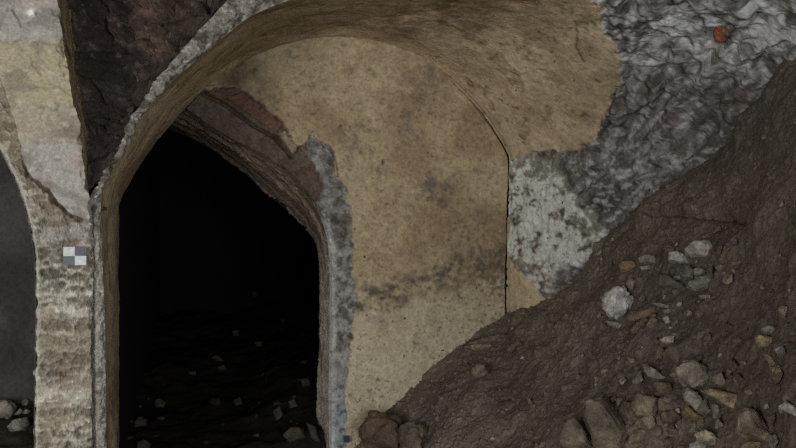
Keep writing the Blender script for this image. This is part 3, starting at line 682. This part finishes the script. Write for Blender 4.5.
S = [
 (c2((145,165),(165,140),(215,115),(250,112),(265,140),(250,185),(180,195),(148,185)), lg, 'rounded light grey stone at the top of the upper stone cluster', GU),
 (c2((55,172),(100,165),(140,180),(145,215),(110,225),(55,215)), lg, 'speckled pale blocky stone just left of the rounded grey stone', GU),
 (c2((115,255),(150,235),(180,260),(175,300),(135,305),(115,285)), dg, 'dark upright stone in the middle of the upper cluster', GU),
 (c2((180,252),(205,240),(232,258),(225,278),(185,280)), grey, 'small round grey stone resting above the long grey slab', GU),
 (c2((155,325),(270,280),(290,300),(285,335),(190,358),(155,345)), grey, 'long grey wedge slab at the lower right of the upper cluster', GU),
 (c2((0,280),(40,280),(110,320),(155,350),(140,370),(60,350),(5,340)), dg, 'dark slanting slab left of the long grey wedge slab', GU),
 (c2((280,242),(310,222),(325,235),(300,258)), tan, 'small tan chip right of the rounded grey stone cluster', GU),
 (c2((345,215),(420,203),(425,212),(380,228)), tan, 'thin tan sliver lying right of the upper cluster', GU),
 (c2((305,262),(340,262),(335,278),(310,275)), grey, 'tiny grey chip just above the tip of the wedge slab', GU),
 (c2((70,285),(110,275),(115,295),(80,300)), lg, 'small pale chip left of the dark upright stone', GU),
 (c2((195,377),(250,376),(252,392),(205,394)), tan, 'flat tan flake below the long grey wedge slab', GU),
 (c2((360,95),(385,90),(392,125),(365,130)), dg, 'dark knob of stone highest on the slope beside the shadowed scarp', GU),
 (c1((340,225),(390,200),(430,215),(432,245),(380,255),(345,245)), grey, 'pale grey angular stone at the left end of the upper cluster', GU),
 (c1((338,265),(400,260),(402,282),(350,285)), grey, 'thin grey flake under the angular stone of the upper cluster', GU),
 (c3((160,90),(180,45),(230,20),(285,22),(310,55),(275,85),(270,125),(230,165),(200,160),(180,125)), (196,194,186), 'whitish crumbly lump of old plaster left of the long brick', GU),
 (c3((160,185),(215,180),(240,200),(220,218),(165,205)), grey, 'grey flat stone tucked under the whitish plaster lump', GU),
 (c3((310,195),(370,180),(375,205),(330,220)), brnc, 'small brown chunk directly below the long brick', GU),
 (c3((245,222),(310,215),(340,250),(320,265),(250,245)), dirtc, 'brown dusty slab lying below the whitish plaster lump', GU),
 (c3((470,162),(500,150),(512,180),(485,195)), lg, 'small pale rounded stone below the right end of the long brick', GU),
 (c3((470,117),(505,110),(507,135),(475,137)), grey, 'small grey stone touching the right end of the long brick', GU),
 (c3((398,75),(455,76),(500,90),(495,105),(450,97)), grey, 'flat grey stone above the right half of the long brick', GU),
 (c3((450,288),(480,270),(530,265),(528,298),(490,307)), (176,166,150), 'pale edged flake alone on bare dirt below the brick', GU),
 (c3((270,390),(310,386),(328,408),(290,418)), tan, 'small tan stone midway between long brick and cracked boulder', GL),
 (c3((58,378),(90,368),(112,385),(70,392)), dirtc, 'flat dusty stone left on bare dirt below the plaster lump', GL),
 (c4((550,222),(575,203),(650,220),(668,240),(600,267),(565,262)), (160,146,112), 'yellowish flat stone near the right edge of the slope', GL),
 (c4((585,168),(610,150),(640,148),(690,180),(660,197),(600,192)), grey, 'grey stone just above the yellowish flat stone', GL),
 (c4((660,280),(700,262),(722,300),(700,328),(670,307)), grey, 'knobbly grey stone below and right of the yellowish stone', GL),
 (c4((588,302),(610,300),(642,330),(657,365),(625,367)), tan, 'elongated tan stone pointing down below the yellowish stone', GL),
 (c4((640,392),(680,383),(688,415),(650,424)), tan, 'small tan stone at the foot of the elongated tan stone', GL),
 (c4((720,212),(775,203),(775,237),(725,237)), dirtc, 'brown stone cut by the right edge beside the yellowish stone', GL),
 (c4((735,322),(775,308),(775,365),(740,352)), dirtc, 'dusty stone cut by the right edge under the knobbly stone', GL),
 (c4((458,352),(490,345),(497,370),(470,374)), tan, 'small tan stone right of the big rounded stone', GL),
 (c4((350,125),(375,150),(420,175),(450,165),(440,187),(400,187),(360,163)), dirtc, 'curved brown clod alone in the middle of the bare dirt', GL),
 (c6((120,75),(150,35),(200,25),(250,55),(268,95),(250,125),(200,155),(150,145),(130,115)), (150,140,126), 'big rounded stone at the head of the lower pile', GL),
 (c6((130,180),(155,155),(200,175),(270,265),(262,298),(220,280),(140,215)), (168,162,150), 'long speckled pale stone leaning below the big rounded stone', GL),
 (c6((225,163),(280,155),(380,180),(410,185),(392,255),(300,213)), (164,146,118), 'tan slab pointing right from under the big rounded stone', GL),
 (c6((275,225),(310,235),(312,300),(280,300)), grey, 'narrow grey stone between speckled stone and tan slab', GL),
 (c6((140,240),(180,270),(240,310),(190,337),(145,290)), (140,122,84), 'yellow ochre clod under the long speckled stone', GL),
 (c6((190,380),(250,370),(312,405),(290,432),(210,427)), (168,156,138), 'pale blunt stone at the bottom edge below the ochre clod', GL),
 (c6((445,280),(475,265),(515,275),(582,375),(582,420),(480,407),(445,395)), (158,142,126), 'pinkish grey trapezoid block standing alone low on the slope', GL),
 (c6((615,240),(650,215),(705,245),(705,288),(650,267)), lg, 'pale stone cut by the right edge level with the trapezoid block', GL),
 (c6((425,445),(460,420),(530,425),(520,460),(430,465)), tan, 'tan stone at the bottom edge beneath the trapezoid block', GL),
 (c6((165,432),(200,420),(240,438),(245,462),(160,462)), lg, 'light stone half cut by the bottom edge below the blunt stone', GL),
 (c6((385,80),(410,75),(440,105),(430,120),(400,112)), dirtc, 'dusty stone up and right of the tan slab', GL),
 (c6((440,162),(475,150),(482,175),(450,184)), tan, 'small tan chip right of the tan slab tip', GL),
 (c6((580,40),(620,42),(622,82),(590,72)), tan, 'small tan stone high above the right edge pale stone', GL),
 (c6((20,272),(90,268),(97,300),(40,322)), dirtc, 'flat dusty stone left of the yellow ochre clod', GL),
 (c5((280,255),(310,200),(360,200),(402,215),(402,280),(370,307),(310,292)), (128,114,98), 'squarish brown stone with a shadowed rim right of the cracked boulder', GL),
 (c5((265,402),(300,365),(357,363),(352,400),(290,432),(262,430)), (146,132,114), 'tan angular stone at the bottom beside the cracked boulder', GL),
 (c5((330,30),(400,60),(450,100),(380,112),(340,70)), (140,130,116), 'flat slanting stone above the squarish brown stone', GL),
 (c5((350,150),(400,125),(465,130),(472,165),(400,187)), dirtc, 'dusty stone between the flat slanting and squarish stones', GL),
 (c5((105,60),(145,48),(152,68),(115,76)), tan, 'tiny pale stone alone above the cracked boulder', GL),
 (c5((420,282),(490,265),(522,300),(480,332),(430,322)), dirtc, 'brown stone right of the squarish brown stone', GL),
 (c5((235,222),(280,225),(310,310),(270,332),(240,290)), dirtc, 'narrow brown stone against the left side of the squarish stone', GL),
 (c5((75,240),(140,230),(200,335),(258,385),(215,470),(120,470),(95,400),(55,325)), (118, 106, 92), 'larger right half of the pale cracked boulder at the bottom edge', GL),
 (c5((-40,345),(35,325),(75,400),(100,470),(-50,470)), (118, 106, 92), 'left half of the pale cracked boulder at the bottom edge', GL),
 (c7((45,182),(70,165),(98,175),(100,195),(75,210),(47,202)), (136,120,104), 'round stone alone near the foot of the ochre wall', GL),
 (c7((40,88),(95,66),(150,55),(187,62),(150,75),(100,90)), (112,100,88), 'dark flat slab lying against the foot of the ochre wall', GL),
 (c7((165,112),(210,75),(225,88),(185,117)), dirtc, 'slanting thin slab right of the flat slab by the wall', GL),
 (c7((20,98),(60,92),(112,92),(62,112)), tan, 'thin pale flake below the flat slab by the wall', GL),
 (c7((238,275),(258,290),(258,312),(242,300)), tan, 'small pale upright flake in the middle of the lower dirt', GL),
 (c8((118,392),(160,352),(232,357),(240,400),(228,470),(115,470)), (92,76,62), 'big brown clod at the bottom edge by the doorway wall', GL),
 (c8((246,402),(290,362),(330,382),(325,470),(246,470)), (104,92,78), 'brown clod right beside the big clod at the bottom edge', GL),
]
for out, colr, lab, g in S:
    clod_ = 'clod' in lab
    stone('dirt_clod' if clod_ else 'stone', out, colr, lab, 'clod' if clod_ else 'stone', group=g, rough=2.0 if ('plaster' in lab or clod_) else 1.0)
# bricks
stone('brick', c3((288,152),(455,96),(467,135),(300,187)), (132, 108, 92), 'long reddish brown brick lying right of the whitish plaster lump', 'brick', thick=0.6, bev=0.05, rough=0.7, flat=0.9)
stone('brick', c1((235,265),(250,245),(310,240),(325,268),(290,290),(240,300)), (150, 126, 102), 'broken ochre brick piece at the far left of the upper cluster', 'brick', bev=0.06)
stone('brick', c1((170,370),(240,372),(295,355),(302,395),(230,415),(175,420)), (118, 98, 82), 'dusty brown brick chunk just above the whitish plaster lump', 'brick', bev=0.06)
# stones in the left chamber
lc = lambda *p: crop(0, 360, 5.09, p)
GC = 'stones on the floor of the left chamber'
for out, lab in [(lc((-40,222),(0,214),(40,213),(80,235),(92,270),(70,310),(20,327),(-40,320)), 'largest rounded stone in the left arch, cut by the frame'),
                 (lc((35,345),(70,305),(140,298),(157,330),(130,370),(60,372)), 'broad rounded stone lowest against the pillar in the left arch'),
                 (lc((62,290),(105,245),(117,262),(78,308)), 'thin leaning stone between the rounded stones in the left arch'),
                 (lc((110,272),(130,250),(157,260),(142,287)), 'small stone wedged against the pillar in the left arch'),
                 (lc((105,217),(130,198),(150,210),(137,240),(112,237)), 'topmost small stone beside the pillar in the left arch')]:
    stone('stone', out, (158, 150, 138), lab, 'stone', fn=chamber_floor, yr=(3.5, 4.95), group=GC, tilt=0.8, thick=0.6, lift=0.3)
# stones in the dark room
ic = lambda *p: crop(110, 260, 2.383, p)
GI = 'stones on the floor of the dark room'
IN = [(ic((413,422),(430,404),(460,404),(467,425),(430,437)), 'tan stone on the doorway floor nearest the right jamb base'),
 (ic((468,390),(490,400),(502,437),(480,427)), 'narrow stone leaning at the very foot of the right jamb'),
 (ic((388,362),(405,348),(417,380),(400,392)), 'upright stone left of the jamb, above the tan doorway stone'),
 (ic((240,232),(255,229),(269,243),(255,247)), 'small pale stone in the middle of the dark room floor'),
 (ic((255,258),(270,252),(280,262),(262,270)), 'pale chip just below the small pale middle stone'),
 (ic((185,267),(205,266),(205,276),(188,276)), 'flat pale chip left of the middle stones in the dark'),
 (ic((293,337),(310,329),(317,345),(298,352)), 'lone round stone low in the middle of the dark doorway'),
 (ic((103,340),(117,330),(132,340),(130,356),(112,354)), 'dim rounded stone low on the left side of the dark doorway'),
 (ic((291,171),(305,166),(308,182),(295,184)), 'faint stone farther back on the dark room floor'),
 (ic((337,79),(350,76),(352,88),(340,90)), 'highest faint stone deep inside the dark room'),
 (ic((33,385),(45,370),(50,397),(36,408)), 'thin stone against the left pillar inside the doorway'),
 (ic((56,390),(70,375),(90,385),(87,402),(60,404)), 'pale stone near the left pillar inside the doorway'),
 (ic((62,440),(80,432),(96,440),(92,456),(62,456)), 'lowest stone near the left pillar inside the doorway'),
 (ic((455,288),(475,283),(480,303),(460,307)), 'grey stone resting against the jamb halfway up the dark heap'),
 (ic((425,340),(440,332),(448,352),(430,358)), 'grey stone in the dark heap, right of the upright stone'),
 (ic((345,198),(362,194),(364,208),(348,210)), 'flat stone at the upper right on the dark room floor')]
for out, lab in IN:
    stone('stone', out, (58, 51, 44), lab, 'stone', fn=inner_floor, yr=(4.55, 8.4), group=GI, tilt=0.7, thick=0.6, lift=0.3)  # stone colour darkened to stand in for the missing light

# pebbles: a few shapes, copied one by one
def pebble_mesh(i, dim=1.0):
    r = random.Random(500+i); pts = []
    sc_ = (1.0, 0.55+0.4*r.random(), 0.35+0.35*r.random())
    for k in range(13):
        v = Vector((r.gauss(0, 1), r.gauss(0, 1), r.gauss(0, 1))).normalized()
        pts.append((v.x*sc_[0]*0.5, v.y*sc_[1]*0.5, v.z*sc_[2]*0.5))
    base = [(168, 156, 138), (144, 132, 116), (124, 110, 94), (184, 176, 164), (134, 116, 98), (114, 102, 88)][i % 6]
    return rock_mesh('pebble', pts, tuple(dim*b for b in base), 0.6, 600+i, bev=0.05)
protos = []
PM = [pebble_mesh(i) for i in range(9)]; PMD = [pebble_mesh(i+20, 0.34) for i in range(5)]  # PMD: darkened copies, shade of the dark room in their colour
def scatter(zone, n, fn, yr, smin, smax, label, group, seed):
    r = random.Random(seed); poly = np.array(zone, float); lo = poly.min(0); hi = poly.max(0); k = 0; tries = 0; first = None
    while k < n and tries < n*30:
        tries += 1
        px_, py_ = r.uniform(lo[0], hi[0]), r.uniform(lo[1], hi[1])
        if sdpoly(np.array([px_]), np.array([py_]), zone)[0] < 0: continue
        p = hit(px_, py_, fn, *yr)
        if p[1] > yr[1]-0.03: continue
        s_ = smin+(smax-smin)*r.random()**1.8
        if first is None:
            first = bpy.data.objects.new('pebble', PM[0]); o = first
        else:
            o = first.copy()
        pm_ = PMD if fn is inner_floor else PM; o.data = pm_[r.randrange(len(pm_))]
        C.objects.link(o)
        n_ = gnormal(fn, p); q = Vector(n_).to_track_quat('Z', 'Y') @ Matrix.Rotation(r.uniform(0, 6.28), 3, 'Z').to_quaternion()
        o.rotation_mode = 'QUATERNION'; o.rotation_quaternion = q
        o.location = Vector(p)+Vector(n_)*s_*(0.24)
        o.scale = (s_, s_, s_)
        mark(o, label, 'pebble', group); k += 1
scatter([(596,240),(720,228),(735,290),(690,330),(600,335)], 75, heap, (1.2, 4.2), 0.014, 0.070, 'small stone chip between the stones of the upper cluster', 'chips in the upper stone cluster', 1)
scatter([(640,345),(796,310),(796,448),(600,448)], 80, heap, (1.2, 4.2), 0.014, 0.075, 'small stone chip among the stones of the lower pile', 'chips around the lower stones', 2)
scatter([(400,410),(500,325),(600,300),(640,350),(600,448),(380,448)], 85, heap, (1.2, 4.25), 0.010, 0.042, 'small chip bedded in the dirt below the ochre wall', 'chips in the lower dirt', 3)
scatter([(620,230),(700,180),(780,80),(796,90),(796,300),(740,290),(720,225)], 40, heap, (1.2, 4.2), 0.010, 0.030, 'small chip high on the dirt by the right wall', 'chips on the upper dirt', 4)
scatter([(215,360),(315,290),(322,446),(200,446)], 30, inner_floor, (4.6, 8.3), 0.02, 0.09, 'dim rubble stone on the floor of the dark room', 'rubble in the dark room', 5)
scatter([(122,395),(160,400),(165,446),(122,446)], 8, inner_floor, (4.6, 8.3), 0.02, 0.06, 'dim small stone beside the pillar inside the dark doorway', 'small stones by the pillar in the dark room', 6)
scatter([(0,385),(33,390),(33,446),(0,446)], 6, chamber_floor, (3.6, 4.9), 0.03, 0.07, 'small stone on the dirt of the left chamber', 'small stones in the left chamber', 7)

# ================================================================== FRAGMENT IN THE WALL, SURVEY TARGETS
def wallpoint(px_, py_):
    """point of the bare stone on the right wall seen along a line of sight"""
    me = vault.data; dx, dz = ray(px_, py_); d = Vector((float(dx), 1, float(dz))).normalized()
    ok, loc, nor, _ = vault.ray_cast(Vector(CAM), d); return np.array(loc), np.array(nor)
bpy.context.view_layer.update()
def wall_stone(name, outline, colr, label, cat):
    c2_ = np.array(outline, float).mean(0); p, n = wallpoint(*c2_); tc = CAM-p; tc /= np.linalg.norm(tc)
    if n@tc < 0: n = -n
    fnp = p
    seedc[0] += 1; r = random.Random(seedc[0]); n = n*0.4+tc*0.6; n /= np.linalg.norm(n)
    ring = []
    for x_, y_ in outline:
        dx, dz = ray(x_, y_); dv = np.array([float(dx), 1.0, float(dz)]); ring.append(CAM+dv*(((p-CAM)@n)/(dv@n)))
    ring = np.array(ring); ctr = ring.mean(0); e = ring-ctr; size = min(np.ptp(e@np.linalg.svd(e)[2][i]) for i in range(2)); pts = []
    for v in e:
        pts += [v*0.9-n*size*0.5, v+n*size*0.18, v*0.7+n*size*(0.35+0.1*r.random())]
    o = bpy.data.objects.new(name, rock_mesh(name, [tuple(q) for q in pts], colr, size, seedc[0])); o.location = ctr; C.objects.link(o)
    return mark(o, label, cat)
wall_stone('brick', crop(690, 0, 3.736, [(85,118),(108,82),(130,78),(146,95),(142,135),(120,158),(90,150)]), (150, 98, 66), 'orange brick fragment stuck in the bare grey stone wall', 'brick')
wall_stone('stone', crop(640, 110, 3.449, [(135,228),(180,175),(193,180),(180,205),(145,237)]), (120, 116, 108), 'narrow grey shard sticking out of the dirt under the stone wall', 'stone')
def target_card(name, x0, y0, x1, y1, cols, Y, label):
    a = at(x0, y1, Y); b = at(x1, y1, Y); c = at(x1, y0, Y)
    w, h, t = b[0]-a[0], c[2]-b[2], 0.004
    bm = bmesh.new(); n = len(cols[0]); me = bpy.data.meshes.new(name); mats = []
    for j, row in enumerate(cols):
        for i, cc in enumerate(row):
            X0, X1 = -w/2+w*i/n, -w/2+w*(i+1)/n; Z1, Z0 = h/2-h*j/len(cols), h/2-h*(j+1)/len(cols)
            vs = [bm.verts.new(v) for v in ((X0,-t,Z0),(X1,-t,Z0),(X1,-t,Z1),(X0,-t,Z1))]; f = bm.faces.new(vs); f.material_index = len(mats); mats.append(cc)
    vs = [bm.verts.new(v) for v in ((-w/2,-t,-h/2),(w/2,-t,-h/2),(w/2,-t,h/2),(-w/2,-t,h/2),(-w/2,t,-h/2),(w/2,t,-h/2),(w/2,t,h/2),(-w/2,t,h/2))]
    for q in ((0,4,5,1),(1,5,6,2),(2,6,7,3),(3,7,4,0),(7,6,5,4)): bm.faces.new([vs[k] for k in q])
    bm.to_mesh(me); bm.free()
    for k, cc in enumerate(mats):
        m = material('card_ink', rough=0.6, fine=30, bump=0.02, var=0.06); nd = m.node_tree.nodes
        at_ = [x for x in nd if x.type == 'ATTRIBUTE'][0]; rg = nd.new('ShaderNodeRGB'); rg.outputs[0].default_value = (*lin(cc), 1)
        m.node_tree.links.new(rg.outputs[0], [x for x in nd if x.type == 'VECT_MATH'][0].inputs[0]); me.materials.append(m)
    o = bpy.data.objects.new(name, me); o.location = (a+c)/2; C.objects.link(o)
    return mark(o, label, 'survey target')
target_card('survey_target', 63.4, 246.8, 86.4, 265.2, [[(196, 198, 196), (98, 96, 106)], [(102, 106, 112), (202, 204, 202)]], YP-0.012, 'grey and white four-square survey target on the pillar face')
target_card('survey_target', 343.6, 436, 349.4, 442.5, [[(52, 56, 60)]], YB-0.03, 'tiny dark square target at the foot of the ochre wall')

# ================================================================== LIGHT
w = bpy.data.worlds.new('world'); bpy.context.scene.world = w; w.use_nodes = True
w.node_tree.nodes['Background'].inputs[0].default_value = (0.80, 0.90, 1.0, 1); w.node_tree.nodes['Background'].inputs[1].default_value = 0.03
def area(name, loc, to, size, power, colr):
    l = bpy.data.lights.new(name, 'AREA'); l.shape = 'RECTANGLE'; l.size, l.size_y = size; l.energy = power; l.color = colr
    o = bpy.data.objects.new(name, l); o.location = loc; o.rotation_euler = (Vector(to)-Vector(loc)).to_track_quat('-Z', 'Y').to_euler(); C.objects.link(o); return o
area('daylight_opening', (-2.5, -0.9, 1.3), (0.6, 3.6, 1.3), (1.3, 1.3), 105, (1.0, 0.98, 0.95))
area('front_fill', (0.7, -2.2, 1.25), (0.9, 3.6, 1.2), (1.8, 1.4), 130, (0.95, 0.98, 1.0))  # added soft fill behind the camera, brightens the vault and front faces
sc = bpy.context.scene
sc.cycles.use_denoising = False
sc.view_settings.view_transform = 'Standard'; sc.view_settings.look = 'None'; sc.view_settings.gamma = 1.0; sc.view_settings.use_curve_mapping = False
sc.view_settings.exposure = 0.0
